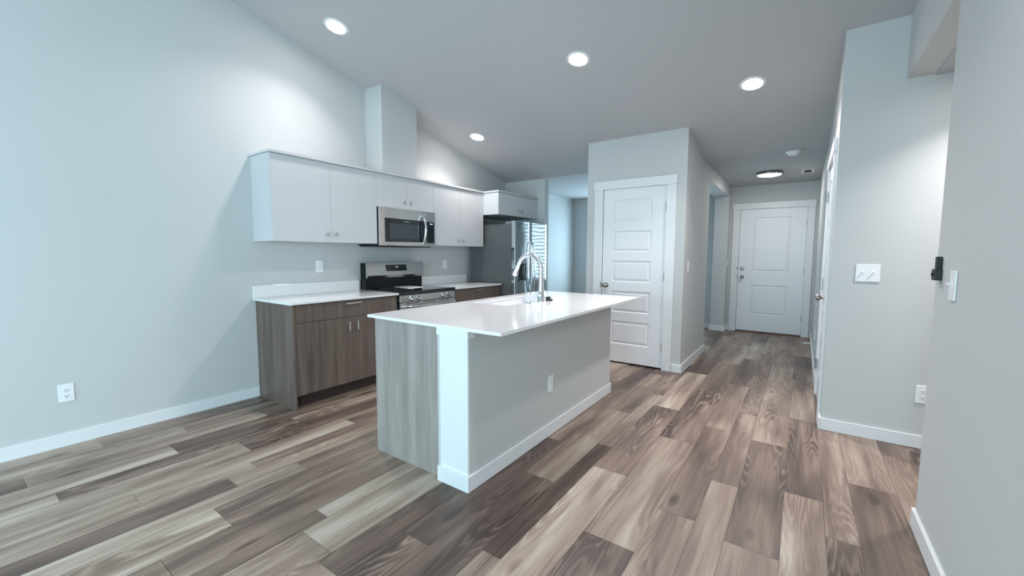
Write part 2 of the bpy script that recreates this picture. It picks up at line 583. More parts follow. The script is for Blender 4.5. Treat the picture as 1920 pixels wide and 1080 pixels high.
# door casings (trim) and jambs
def casing_xz(n, x0, x1, zt, y, hx0, hx1, l0, l1, ztop):
    mm = MB()
    mm.box(x0-.003, y+.055, 0, x0+.02, y+.10, zt).box(x1-.02, y+.055, 0, x1+.003, y+.10, zt).box(x0+.02, y+.055, zt-.022, x1-.02, y+.10, zt+.003)
    mm.box(l0, y-.018, 0, x0, y, zt).box(x1, y-.018, 0, l1, y, zt).box(hx0, y-.025, zt, hx1, y, ztop)
    return struct(mm.build('trim_%d' % n, TRIM, bevel=.002))
casing_xz(1, PD0+.003, PD1-.003, 2.099, YPW, -2.1245, -1.1504, -2.115, -1.158, 2.199)
casing_xz(2, FD0+.003, FD1-.003, 2.099, YE, -1.0189, .1493, -1.006, .142, 2.199)
mm = MB()
mm.box(XR-.018, RD0-.10, 0, XR, RD0+.003, 2.099).box(XR-.018, RD1-.003, 0, XR, RD1+.10, 2.099).box(XR-.025, RD0-.112, 2.099, XR, RD1+.112, 2.199)
struct(mm.build('trim_3', TRIM, bevel=.002))
# threshold under the front door
struct(MB().box(FD0+.004, YE-.035, 0, FD1-.004, YE+.12, .014).build('trim_4', WOODT, bevel=.004))

def panel_slab(w, h, th, panels, org, ux, uy):
    """door slab: panels are (x0, x1, z0, z1) moulded into the face; ux runs along the width, uy points out of the face"""
    ux, uy, o = Vector(ux), Vector(uy), Vector(org)
    mb = MB()
    bm = mb.bm
    def P(x, z, d):
        return o + ux*x + Vector((0, 0, z)) + uy*d
    def q(*pts):
        bm.faces.new([bm.verts.new(P(*p)) for p in pts])
    xa, xb = panels[0][0], panels[0][1]
    q((0, 0, 0), (xa, 0, 0), (xa, h, 0), (0, h, 0))
    q((xb, 0, 0), (w, 0, 0), (w, h, 0), (xb, h, 0))
    zs = [0]
    for p in sorted(panels, key=lambda p: p[2]):
        zs += [p[2], p[3]]
    zs.append(h)
    for i in range(0, len(zs), 2):
        q((xa, zs[i], 0), (xb, zs[i], 0), (xb, zs[i+1], 0), (xa, zs[i+1], 0))
    for x0, x1, z0, z1 in panels:
        rings = [(0, 0), (.010, -.009), (.016, -.009), (.040, -.002)]
        for (a, da), (b, db) in zip(rings, rings[1:]):
            A = [(x0+a, z0+a), (x1-a, z0+a), (x1-a, z1-a), (x0+a, z1-a)]
            B = [(x0+b, z0+b), (x1-b, z0+b), (x1-b, z1-b), (x0+b, z1-b)]
            for k in range(4):
                n = (k+1) % 4
                q((*A[k], da), (*A[n], da), (*B[n], db), (*B[k], db))
        b, db = rings[-1]
        q((x0+b, z0+b, db), (x1-b, z0+b, db), (x1-b, z1-b, db), (x0+b, z1-b, db))
    q((0, 0, -th), (w, 0, -th), (w, h, -th), (0, h, -th))
    q((0, 0, 0), (w, 0, 0), (w, 0, -th), (0, 0, -th))
    q((0, h, 0), (w, h, 0), (w, h, -th), (0, h, -th))
    q((0, 0, 0), (0, h, 0), (0, h, -th), (0, 0, -th))
    q((w, 0, 0), (w, h, 0), (w, h, -th), (w, 0, -th))
    return mb
def door_knob(parent, org, p, axis, name='door_knob', r=.029, m=KNOBM):
    prof = [(0, 0), (.033, 0), (.033, .004), (.028, .009), (.013, .012), (.011, .030), (.016, .036), (r*.92, .046), (r, .056), (r*.86, .066), (r*.45, .071), (0, .072)]
    o = MB().lathe(p, axis, prof, 28).build(name, m, parent, org, smooth=True)
    o['label'] = 'round brushed nickel knob'
    return o
def hinges(parent, org, pts, axis):
    for p in pts:
        x, y, z = p
        mm = MB().cyl((x, y, z-.048), (x, y, z+.048), .0075, 12)
        if axis == 'y':
            mm.box(x-.004, y, z-.045, x+.012, y+.012, z+.045)
        else:
            mm.box(x, y-.012, z-.045, x+.012, y+.004, z+.045)
        mm.build('hinge', BRONZE, parent, org, smooth=True)['label'] = 'dark metal hinge'
# pantry door
W, H = PD1-PD0-.012, 2.078
org = (PD0+.006, YPW+.004, .020)
zs = [(.240, .520), (.630, .885), (.995, 1.248), (1.352, 1.602), (1.717, 1.972)]
d = panel_slab(W, H, .035, [(.125, W-.155, a-.02, b-.02) for a, b in zs], org, (1, 0, 0), (0, -1, 0)).build('door_1', DOORP, org=org)
struct(d)
door_knob(d, org, (-1.955, YPW+.004, .952), (0, -1, 0))
hinges(d, org, [(PD1-.004, YPW-.006, z) for z in (.265, 1.068, 1.86)], 'y')
MB().box(PD0-.012, YPW-.020, .920, PD0+.003, YPW-.0175, .985).build('strike_plate', BRONZE, d, org)['label'] = 'dark strike plate'
# front door
W, H = FD1-FD0-.012, 2.075
org = (FD0+.006, YE+.006, .024)
d = panel_slab(W, H, .044, [(.205, W-.205, .31-.024, .812-.024), (.205, W-.205, 1.045-.024, 1.953-.024)], org, (1, 0, 0), (0, -1, 0)).build('door_2', DOORP, org=org)
struct(d)
door_knob(d, org, (-.834, YE+.006, .949), (0, -1, 0))
MB().lathe((-.834, YE+.006, 1.097), (0, -1, 0), [(0, 0), (.033, 0), (.033, .006), (.028, .016), (.012, .018), (.012, .026), (0, .026)], 28).box(-.838, YE-.036, 1.083, -.830, YE-.018, 1.111).build('deadbolt', KNOBM, d, org, smooth=True)['label'] = 'round nickel deadbolt turn'
hinges(d, org, [(FD1-.004, YE-.004, z) for z in (.30, 1.06, 1.845)], 'y')
for z in (.949, 1.097):
    MB().box(FD0-.016, YE-.0205, z-.03, FD0+.003, YE-.0175, z+.03).build('strike_plate', BRONZE, d, org)['label'] = 'dark strike plate'
MB().box(FD0+.008, YE-.002, .0145, FD1-.008, YE+.05, .022).build('door_sweep', BLACKM, d, org)['label'] = 'black rubber sweep under the door'
# closet door in the hall right wall, seen edge on
W, H = RD1-RD0-.012, 2.078
org = (XR-.001, RD0+.006, .015)
d = panel_slab(W, H, .035, [(.115, W-.115, a-.02, b-.02) for a, b in zs], org, (0, 1, 0), (-1, 0, 0)).build('door_3', DOORP, org=org)
struct(d)
door_knob(d, org, (XR-.001, RD0+.062, .985), (-1, 0, 0))
hinges(d, org, [(XR-.022, RD1-.002, z) for z in (.30, 1.07, 1.86)], 'x')
MB().box(XR-.0205, RD0-.012, .95, XR-.0175, RD0+.003, 1.06).build('strike_plate', BRONZE, d, org)['label'] = 'dark strike plate'

# ---------------------------------------------------------------- wall cabinets
def tbar(parent, org, x, y, z, length=.052, horiz=False, m=NICKEL):
    mm = MB()
    mm.cyl((x, y, z), (x+.024, y, z), .0048, 10)
    if horiz:
        mm.cyl((x+.024, y-length/2, z), (x+.024, y+length/2, z), .0055, 12)
    else:
        mm.cyl((x+.024, y, z-length/2), (x+.024, y, z+length/2), .0055, 12)
    return mm.build('knob', BRONZE, parent, org, smooth=True)
def bar_pull(parent, org, x, y, z, length, horiz):
    mm = MB()
    a = length/2
    for s in (-.38, .38):
        q = (y+s*length, z) if horiz else (y, z+s*length)
        mm.cyl((x, q[0], q[1]), (x+.026, q[0], q[1]), .0045, 10)
    if horiz:
        mm.cyl((x+.026, y-a, z), (x+.026, y+a, z), .0055, 12)
    else:
        mm.cyl((x+.026, y, z-a), (x+.026, y, z+a), .0055, 12)
    return mm.build('handle', NICKEL, parent, org, smooth=True)
def wall_cabinet(label, y0, y1, z0, z1, xf, split, kz, xb=XL):
    org = (xb, (y0+y1)/2, z0)
    t = thing('wall_cabinet', org, label, 'cabinet', 'white wall cabinets')
    MB().box(xb+.001, y0+.0006, z0, xf-.020, y1-.0006, z1).build('body', CABW, t, org)
    g = .0009
    for a, b, ky in ((y0+g, split-g, split-.045), (split+g, y1-g, split+.045)):
        d = MB().box(xf-.019, a, z0+.001, xf, b, z1-.004).build('door', CABW, t, org, bevel=.0012)
        tbar(d, org, xf, ky, kz)
    return t
XU, ZU0, ZU1 = -3.708, 1.427, 2.172
wall_cabinet('wide white two-door wall cabinet at the left end of the run, nearest the open floor', 1.72, 2.7835, ZU0, ZU1, XU, 2.2605, 1.503)
wall_cabinet('short white two-door wall cabinet directly above the microwave', 2.7835, 3.598, 1.8203, ZU1, XU, 3.1937, 1.892)
wall_cabinet('white two-door wall cabinet between the microwave and the refrigerator', 3.598, 4.571, ZU0, ZU1, XU, 4.088, 1.492)
wall_cabinet('deep white two-door cabinet hung over the refrigerator', 4.571, 5.580, 1.8722, ZU1, -3.4426, 5.097, 1.951)
m = MB().prism([(XL+.001, 1.712), (XU+.014, 1.712), (XU+.014, 4.563), (-3.4286, 4.563), (-3.4286, 5.580), (XL+.001, 5.580)], 'z', 2.1765, 2.196)
m.prism([(XL+.03, 1.728), (XU-.006, 1.728), (XU-.006, 4.579), (-3.4486, 4.579), (-3.4486, 5.576), (XL+.03, 5.576)], 'z', 2.1722, 2.1768)
tag(m.build('cabinet_top_strip', CABW, org=(XL, 3.6, 2.178)), 'thin white top strip running along all of the wall cabinets', 'trim strip')

# ---------------------------------------------------------------- microwave
def microwave():
    y0, y1, z0, z1, xf = 2.790, 3.592, 1.404, 1.8195, -3.655
    org = (XL, (y0+y1)/2, z0)
    t = thing('microwave', org, 'stainless over-the-range microwave with black window and curved handle under the short cabinet', 'microwave')
    MB().box(XL+.001, y0+.002, z0+.012, xf-.045, y1-.002, z1).build('body', BLACKM, t, org)
    MB().box(XL+.02, y0+.01, z0-.006, xf-.06, y1-.03, z0+.012).build('vent_base', BLACKM, t, org, bevel=.004)
    yd = 3.424
    n = 12
    def front(a, b):
        pts = []
        for i in range(n+1):
            y = a + (b-a)*i/n
            u = (y-(y0+y1)/2)/((y1-y0)/2)
            pts.append((xf + .004 - .014*abs(u)**4, y))
        return pts
    f = front(y0, yd-.001)
    f[0] = (f[0][0]-.006, f[0][1])
    d = MB().prism(f + [(xf-.044, yd-.001), (xf-.044, y0)], 'z', z0+.004, z1-.002).build('door', STEEL, t, org, bevel=.003)
    fx = xf+.0045
    w = MB().box(xf-.01, 2.842, 1.450, fx, 3.405, 1.706).build('window', BLACKG, d, org, bevel=.004)
    MB().box(xf-.008, 2.895, 1.480, fx+.0012, 3.330, 1.655).build('pane', MWG, w, org, bevel=.006)
    MB().box(xf-.008, 3.10, 1.676, fx+.0008, 3.185, 1.681).build('badge', LOGO, w, org)
    pts = []
    for i in range(17):
        s = i/16
        pts.append((fx + .012 + .046*math.sin(math.pi*s)**.8, 3.372, 1.432 + s*(1.772-1.432)))
    MB().tube(pts, .0125, 12, flat=1.25, side=(0, 1, 0)).cyl((fx-.004, 3.372, 1.446), (fx+.03, 3.372, 1.446), .011, 12).cyl((fx-.004, 3.372, 1.756), (fx+.03, 3.372, 1.756), .011, 12).build('handle', STEELP, d, org, smooth=True)
    p = MB().prism(front(yd+.001, y1)+[(xf-.044, y1), (xf-.044, yd+.001)], 'z', z0+.004, z1-.002).build('control_panel', STEEL, t, org, bevel=.003)
    k = MB().box(xf-.02, 3.436, 1.450, fx-.001, 3.562, 1.700).build('keypad', BLACKG, p, org, bevel=.003)
    MB().box(xf-.01, 3.490, 1.668, fx, 3.535, 1.682).build('clock_display', DISPLAY, k, org)
microwave()

# ---------------------------------------------------------------- range
def kitchen_range():
    y0, y1 = 2.808, 3.626
    xf = -3.385
    org = ((XL+xf)/2, (y0+y1)/2, 0)
    t = thing('range', org, 'stainless electric range with black cooktop and raised back panel, between the two counters', 'stove')
    MB().box(XL+.03, y0, .03, xf-.035, y1, .895).build('body', BLACK, t, org)
    c = MB().box(XL+.075, y0-.004, .886, xf+.008, y1+.004, .926).build('cooktop', BLACKG, t, org, bevel=.006, seg=3)
    for (x, y, r) in ((-3.85, 3.02, .085), (-3.85, 3.42, .105), (-3.57, 3.02, .105), (-3.57, 3.42, .085)):
        MB().lathe((x, y, .9262), (0, 0, 1), [(r-.003, 0), (r-.003, .0004), (r, .0004), (r, 0)], 40).build('burner_ring', GREYP, c, org)
    # raised back panel: black riser, slanted stainless face
    b = MB().prism([(XL+.02, .92), (-3.955, .92), (-3.955, 1.05), (-3.955, 1.215), (XL+.02, 1.215)], 'y', y0-.010, y1+.004).build('back_panel', BLACK, t, org, bevel=.004)
    f = MB().prism([(-3.956, 1.222), (-3.964, 1.222), (-3.964, 1.045), (-3.935, 1.045), (-3.915, 1.075)], 'y', y0-.004, y1+.010).build('face', STEEL, b, org, bevel=.002)
    def on_face(z):
        return -3.956 + (1.222-z)/(1.222-1.075)*.041
    d = MB().quad((on_face(1.192)+.001, 3.065, 1.192), (on_face(1.192)+.001, 3.365, 1.192), (on_face(1.118)+.001, 3.365, 1.118), (on_face(1.118)+.001, 3.065, 1.118)).build('display', BLACKG, f, org)
    md = d.modifiers.new('thick', 'SOLIDIFY')
    md.thickness = .004
    md.offset = 0
    z = 1.166
    MB().box(on_face(z)+.001, 3.205, z-.004, on_face(z)+.0045, 3.235, z+.006).build('clock_digits', DISPLAY, d, org)
    # control strip and knobs
    s = MB().box(xf-.035, y0, .812, xf, y1, .887).build('control_strip', STEEL, t, org, bevel=.004)
    for y in (2.955, 3.052, 3.430, 3.520):
        k = MB().lathe((xf, y, .846), (1, 0, 0), [(0, 0), (.030, 0), (.030, .008), (.024, .012), (.022, .034), (.019, .037), (0, .037)], 24).box(xf+.030, y-.006, .826, xf+.046, y+.006, .866).build('knob', STEELP, s, org, smooth=True)
        k['label'] = 'round steel burner knob'
    d = MB().box(xf-.035, y0+.004, .205, xf+.004, y1-.004, .807).build('oven_door', STEEL, t, org, bevel=.004)
    MB().box(xf-.02, y0+.11, .33, xf+.0055, y1-.11, .66).build('window', BLACKG, d, org, bevel=.004)
    v = MB()
    for k in range(3):
        a = y0+.06+k*.245
        v.box(xf-.01, a, .792, xf+.0048, a+.20, .799)
    v.build('vent_slot', SLOT, d, org)
    MB().tube([(xf+.004, y0+.07, .765), (xf+.045, y0+.05, .765), (xf+.052, y0+.09, .765), (xf+.052, y1-.09, .765), (xf+.045, y1-.05, .765), (xf+.004, y1-.07, .765)], .0125, 12).build('handle', STEELP, d, org, smooth=True)
    MB().box(xf-.035, y0+.004, .04, xf+.002, y1-.004, .198).build('storage_drawer', STEEL, t, org, bevel=.004)
    for x in (XL+.08, xf-.09):
        for y in (y0+.05, y1-.05):
            MB().cyl((x, y, 0), (x, y, .032), .018, 12).build('foot', BLACKM, t, org)
kitchen_range()
# papers lying on the cooktop
m = MB().prism([(-3.99, 3.20), (-3.93, 3.42), (-3.66, 3.40), (-3.62, 3.14)], 'z', .9266, .9290)
tag(m.build('manual', PAPER, org=(-3.8, 3.29, .9266)), 'white printed sheets lying on the black cooktop', 'booklet')

# ---------------------------------------------------------------- base cabinets and counters
XFB = -3.424
def base_cabinet(label, y0, y1, split, dr, pulls, end=False):
    org = (XL, (y0+y1)/2, 0)
    t = thing('base_cabinet', org, label, 'cabinet', 'grey brown base cabinets')
    MB().box(XL+.001, y0+(.019 if end else .001), .105, XFB-.020, y1-.001, .893).build('body', WOOD_SHADED, t, org)
    MB().box(XL+.05, y0+(.019 if end else .004), 0, -3.497, y1-.004, .106).build('toe_kick', TOE, t, org)
    if end:
        MB().box(XL+.001, y0, 0, -3.412, y0+.0185, .893).build('end_panel', WOOD_SHADED, t, org, bevel=.001)
    a, b, g = y0+(.021 if end else .003), y1-.004, .0015
    d = MB().box(XFB-.019, a, .735, XFB, b, .888).build('drawer', WOOD_SHADED, t, org, bevel=.0012)
    bar_pull(d, org, XFB, pulls[0], .861, .165, True)
    for p, q, hy in ((a, split-g, pulls[1]), (split+g, b, pulls[2])):
        d = MB().box(XFB-.019, p, .116, XFB, q, .731).build('door', WOOD_SHADED, t, org, bevel=.0012)
        bar_pull(d, org, XFB, hy, .650, .085, False)
    return t
base_cabinet('grey brown wood-look base cabinet left of the range, its end panel facing the open floor', 1.711, 2.800, 2.2745, 0, (2.28, 2.231, 2.318), True)
base_cabinet('grey brown base cabinet between the range and the refrigerator, mostly hidden by the island', 3.634, 4.585, 4.106, 0, (4.106, 4.063, 4.149))
def counter(label, y0, y1, sy0, sy1):
    org = (XL, (y0+y1)/2, .894)
    t = thing('countertop', org, label, 'countertop', 'white quartz wall counters')
    MB().box(XL+.001, y0, .8945, -3.397, y1, .914).build('slab', QUARTZ, t, org, bevel=.002)
    MB().box(XL+.001, sy0, .9145, XL+.021, sy1, 1.0254).build('backsplash', QUARTZ, t, org, bevel=.0015)
counter('white quartz counter with low backsplash left of the range', 1.686, 2.801, 1.688, 2.785)
counter('white quartz counter with low backsplash between range and refrigerator', 3.634, 4.588, 3.634, 4.588)

# ---------------------------------------------------------------- refrigerator
def fridge():
    y0, y1, ym = 4.628, 5.546, 5.022
    org = (-3.6, (y0+y1)/2, 0)
    t = thing('refrigerator', org, 'stainless side-by-side refrigerator with water dispenser and two long curved handles', 'refrigerator')
    MB().box(XL+.06, y0+.004, .03, -3.303, y1-.004, 1.742).build('cabinet_body', FRSIDE, t, org, bevel=.004)
    MB().box(XL+.08, y0+.02, 0, -3.32, y1-.02, .032).build('base_grille', BLACKM, t, org)
    for y in (y0+.05, y1-.05):
        MB().box(-3.40, y-.035, 1.742, -3.262, y+.035, 1.766).build('hinge_cover', GREYP, t, org, bevel=.006)
    for a, b, hy, curve in ((y0, ym-.003, ym-.042, -1), (ym+.003, y1, ym+.042, 1)):
        n = 10
        pts = []
        for i in range(n+1):
            y = a+(b-a)*i/n
            e = min(i, n-i)/n
            pts.append((-3.2254 - (.010 if i in (0, n) else 0), y))
        d = MB().prism(pts+[(-3.296, b), (-3.296, a)], 'z', .065, 1.7796).build('door', STEELD, t, org, bevel=.006, seg=3)
        hp = []
        for i in range(21):
            s = i/20
            hp.append((-3.213 + .052*math.sin(math.pi*s)**.6, hy, .70 + s*.80))
        MB().tube(hp, .0125, 12, flat=1.1, side=(0, 1, 0)).cyl((-3.228, hy, .715), (-3.19, hy, .715), .011).cyl((-3.228, hy, 1.485), (-3.19, hy, 1.485), .011).build('handle', STEELP, d, org, smooth=True)
        if curve < 0:
            w = MB().box(-3.24, 4.712, .938, -3.2235, 4.928, 1.285).build('dispenser', BLACKG, d, org, bevel=.004)
            MB().box(-3.23, 4.722, 1.190, -3.2215, 4.918, 1.275).build('dispenser_panel', GREYP, w, org, bevel=.003)
            MB().box(-3.235, 4.80, 1.02, -3.2185, 4.84, 1.16).build('paddle', BLACKM, w, org, bevel=.003)
            MB().box(-3.23, 4.73, .945, -3.216, 4.91, .957).build('drip_tray', GREYP, w, org, bevel=.002)
    return t
fridge().rotation_euler.z = R(2.7)

# ---------------------------------------------------------------- island
def island():
    X0, X1, Y0, Y1 = -2.281, -1.455, 1.678, 3.711
    org = ((X0+X1)/2, (Y0+Y1)/2, 0)
    t = thing('kitchen_island', org, 'kitchen island with wood-look end, white corner post and grey painted back', 'island')
    b = MB().box(X0+.02, Y0+.02, .10, -1.702, Y1-.02, .13)
    for a, c in ((Y0+.02, 2.50), (3.40, Y1-.02)):
        b.box(X0+.02, a, .13, -1.702, c, .895)
    b.build('body', WOOD_LIT, t, org)
    MB().box(X0+.07, Y0+.02, 0, -1.702, Y1-.02, .10).build('toe_kick', TOE, t, org)
    MB().box(X0, Y0, 0, -1.70, Y0+.0195, .9068).build('end_panel', WOOD_LIT, t, org, bevel=.001)
    MB().box(X0, Y1-.0195, 0, -1.70, Y1, .9068).build('end_panel', WOOD_LIT, t, org, bevel=.001)
    n = 4
    for i in range(n):
        a = Y0+.022+(Y1-Y0-.044)*i/n
        b = Y0+.022+(Y1-Y0-.044)*(i+1)/n
        d = MB().box(X0, a+.0015, .116, X0+.0195, b-.0015, .899).build('door', WOOD_LIT, t, org, bevel=.0012)
        bar_pull(d, org, X0-.052+.026, (a+b)/2, .83, .12, True).location = (0, 0, 0)
    # painted back wall
    MB().box(-1.6995, Y0-.006, 0, X1, Y1-.012, .9068).build('back_wall', WALL, t, org)
    p = MB().box(-1.666, Y0-.022, 0, X1, Y0-.0062, .9068).build('corner_post', TRIM, t, org, bevel=.001)
    MB().box(-1.679, Y0-.034, .866, X1+.012, Y0+.03, .9070).build('post_cap', TRIM, p, org, bevel=.001)
    MB().box(-1.6815, Y0-.036, 0, X1+.013, Y0+.03, BH).build('post_base', TRIM, p, org, bevel=.003)
    MB().box(-1.666, Y1-.0118, 0, X1, Y1, .9068).build('far_post', TRIM, t, org, bevel=.001)
    MB().box(X1+.0002, Y0+.0302, 0, X1+.013, Y1+.014, BH).build('baseboard', TRIM, t, org, bevel=.003)
island()
# sink opening and slab
XI0, XI1, YI0, YI1, ZI = -2.309, -1.2205, 1.642, 3.860, .925
SX0, SX1, SY0, SY1 = -2.20, -1.842, 2.55, 3.33
m = MB()
for b in ((XI0, YI0, XI1, SY0), (XI0, SY1, XI1, YI1), (XI0, SY0, SX0, SY1), (SX1, SY0, XI1, SY1)):
    m.box(b[0], b[1], .9072, b[2], b[3], ZI)
bmesh.ops.remove_doubles(m.bm, verts=m.bm.verts, dist=1e-5)
o = m.build('island_countertop', QUARTZ, org=((XI0+XI1)/2, (YI0+YI1)/2, .9072))
tag(o, 'large glossy white quartz slab topping the kitchen island, with a sink cut-out', 'countertop')
def sink():
    org = ((SX0+SX1)/2, (SY0+SY1)/2, .68)
    t = thing('sink', org, 'white undermount sink basin set into the island countertop', 'sink')
    w, zb = .012, .70
    x0, x1, y0, y1 = SX0-.004, SX1+.004, SY0-.004, SY1+.004
    m = MB().box(x0-w, y0-w, zb-.012, x1+w, y1+w, zb)
    for b in ((x0-w, y0-w, x0, y1+w), (x1, y0-w, x1+w, y1+w), (x0, y0-w, x1, y0), (x0, y1, x1, y1+w)):
        m.box(b[0], b[1], zb, b[2], b[3], .9068)
    m.build('basin', SINKM, t, org)
    MB().lathe(((SX0+SX1)/2, (SY0+SY1)/2, zb), (0, 0, 1), [(0, .002), (.030, .002), (.045, .004), (.055, .002), (.055, 0)], 28).build('drain', STEELP, t, org, smooth=True)
sink()
def faucet():
    bx, by, bz = -1.788, 2.973, .925
    org = (bx, by, bz)
    t = thing('faucet', org, 'tall stainless gooseneck faucet standing on the island beside the sink', 'faucet')
    MB().lathe(org, (0, 0, 1), [(0, 0), (.031, 0), (.031, .004), (.029, .007), (.029, .095), (.026, .105), (.023, .16), (.0182, .23), (.0182, .235), (0, .235)], 28).build('base', STEELB, t, org, smooth=True)
    r = .118
    zt = bz+.274
    cx = bx-r
    pts = [(bx, by, bz+.20), (bx, by, zt-.02)]
    for i in range(0, 26):
        a = R(155)*i/25
        pts.append((cx+r*math.cos(a), by, zt+r*math.sin(a)))
    e = R(155)
    dx, dz = -math.sin(e), math.cos(e)
    last = Vector(pts[-1])
    end = last + Vector((dx, 0, dz))*.03
    pts.append(end)
    MB().tube(pts, .0175, 20, side=(0, 1, 0)).build('spout', STEELB, t, org, smooth=True)
    h = MB().lathe(end - Vector((dx, 0, dz))*.004, (dx, 0, dz), [(0, 0), (.0190, 0), (.0200, .02), (.0240, .085), (.0240, .098), (.020, .100), (0, .100)], 24).build('spray_head', STEELB, t, org, smooth=True)
    MB().box(-.006, -.004, -.02, .006, .004, .02).build('spray_button', GREYP, h, (0, 0, 0))
    bpy.data.objects[h.children[0].name].location = Vector((end.x+dx*.05+.019, by, end.z+dz*.05-.006)) - Vector(org)
    hd = MB().cyl((bx, by-.02, bz+.068), (bx, by-.062, bz+.068), .019, 20).cyl((bx, by-.058, bz+.068), (bx, by-.066, bz+.068), .0205, 20)
    hd.build('lever', STEELB, t, org, smooth=True)
faucet()
m = MB().lathe((-1.757, 3.056, .925), (0, 0, 1), [(0, 0), (.032, 0), (.032, .009), (.027, .014), (0, .014)], 24).box(-1.773, 3.026, .938, -1.741, 3.060, .961)
tag(m.build('sink_stopper', BLACKM, org=(-1.757, 3.056, .925), bevel=.003), 'small black rubber stopper lying behind the faucet base', 'stopper')
m = MB().lathe((-1.793, 2.780, .925), (0, 0, 1), [(.012, .0002), (.012, .004), (.020, .006), (.026, .004), (.026, .0002)], 28)
tag(m.build('deck_ring', STEELP, org=(-1.793, 2.780, .925), smooth=True), 'small flat metal ring on the island top left of the faucet', 'ring')

# ---------------------------------------------------------------- switches and outlets
def frame(p, nrm):
    n = Vector(nrm)
    u = Vector((0, 0, 1)).cross(n)       # to the right when facing the plate
    return Vector(p), u, Vector((0, 0, 1)), n
def pbox(mb, fr, u0, u1, v0, v1, d0, d1):
    p, u, v, n = fr
    vs_ = [p+u*a+v*b+n*c for c in (d0, d1) for a, b in ((u0, v0), (u1, v0), (u1, v1), (u0, v1))]
    w = [mb.bm.verts.new(q) for q in vs_]
    for f in ((3, 2, 1, 0), (4, 5, 6, 7), (0, 1, 5, 4), (1, 2, 6, 5), (2, 3, 7, 6), (3, 0, 4, 7)):
        mb.bm.faces.new([w[i] for i in f])
    return mb
def outlet(p, nrm, label, kind='duplex', name='wall_outlet', cat='outlet', w=.076, h=.122):
    fr = frame(p, nrm)
    org = p
    t = thing(name, org, label, cat, 'outlets' if cat == 'outlet' else 'light switches')
    pbox(MB(), fr, -w/2, w/2, -h/2, h/2, .0005, .007).build('cover_plate', PLATE, t, org, bevel=.003, seg=3)
    if kind == 'duplex':
        for s in (-1, 1):
            f = pbox(MB(), fr, -.017, .017, s*.0205-.0145, s*.0205+.0145, .006, .0085).build('socket', PLATE, t, org, bevel=.003)
            q = MB()
            pbox(q, fr, -.0085, -.006, s*.0205-.003, s*.0205+.007, .0082, .0087)
            pbox(q, fr, .006, .0085, s*.0205-.003, s*.0205+.007, .0082, .0087)
            pbox(q, fr, -.003, .003, s*.0205-.0105, s*.0205-.0055, .0082, .0088)
            q.build('slot', SLOT, f, org)
    elif kind == 'decora_outlet':
        f = pbox(MB(), fr, -.018, .018, -.036, .036, .006, .0085).build('socket', PLATE, t, org, bevel=.002)
        for s in (-1, 1):
            q = MB()
            pbox(q, fr, -.0085, -.0065, s*.019-.003, s*.019+.006, .0082, .0087)
            pbox(q, fr, .0065, .0085, s*.019-.003, s*.019+.006, .0082, .0087)
            pbox(q, fr, -.003, .003, s*.019-.010, s*.019-.005, .0082, .0087)
            q.build('slot', GREYL, f, org)
    elif kind == 'rocker':
        pbox(MB(), fr, -.018, .018, -.036, .036, .006, .0105).build('rocker', PLATE, t, org, bevel=.002)
    elif kind == 'toggle':
        for c in ((0,) if w < .1 else (-.029, .029)):
            q = pbox(MB(), fr, c-.006, c+.006, -.013, .013, .006, .0085)
            p0, u, v, n = fr
            q.cyl(p0+u*c+n*.008, p0+u*c+n*.024+v*.010, .0046, 10)
            q.build('toggle', PLATE, t, org)
    return t
outlet((XL, .496, .366), (1, 0, 0), 'white wall outlet low on the left wall above the baseboard')
outlet((XL, 2.331, 1.188), (1, 0, 0), 'white wall outlet above the left counter backsplash, under the wide wall cabinet', 'decora_outlet')
outlet((XL, 4.152, 1.178), (1, 0, 0), 'white wall outlet above the small counter between range and refrigerator', 'decora_outlet')
outlet((-1.455, 2.560, .382), (1, 0, 0), 'white outlet cover on the grey painted back of the island', 'rocker')
outlet((.722, YRW, .378), (0, -1, 0), 'white wall outlet near the floor on the far right wall, below the double switch')
outlet((XR, 6.0, .39), (-1, 0, 0), 'faint white outlet low on the hall wall past the closet door')
outlet((.389, YRW, 1.198), (0, -1, 0), 'white double toggle switch plate on the far right wall', 'toggle', 'light_switch', 'light switch', .134, .124)
outlet((XP1, 4.985, 1.188), (1, 0, 0), 'white light switch on the pantry side wall facing the hall', 'rocker', 'light_switch', 'light switch')
outlet((XP1, 8.01, 1.19), (1, 0, 0), 'small white light switch on the narrow wall left of the front door', 'rocker', 'light_switch', 'light switch')
outlet((XN, 2.41, 1.200), (-1, 0, 0), 'white toggle switch plate on the nearest right wall, beside the black sensor', 'toggle', 'light_switch', 'light switch', .08, .122)
m = MB()
m.box(XN-.020, 2.602, 1.258, XN-.002, 2.632, 1.318).box(XN-.026, 2.592, 1.212, XN-.0005, 2.646, 1.262).cyl((XN-.026, 2.625, 1.238), (XN-.031, 2.625, 1.238), .008, 12)
tag(m.build('wall_sensor', BLACKM, org=(XN, 2.62, 1.26), bevel=.003), 'small black plastic device mounted on the edge of the nearest right wall', 'sensor')
# door stop on the hall baseboard
org = (XR-BT, 7.3, .05)
t = thing('door_stop', org, 'thin spring door stop with white tip sticking out of the hall baseboard', 'door stop')
MB().cyl((XR-BT, 7.3, .05), (XR-BT-.070, 7.3, .05), .006, 10).build('spring', NICKEL, t, org)
MB().cyl((XR-BT-.068, 7.3, .05), (XR-BT-.086, 7.3, .05), .010, 12).build('tip', PLATE, t, org)['label'] = 'white rubber tip'

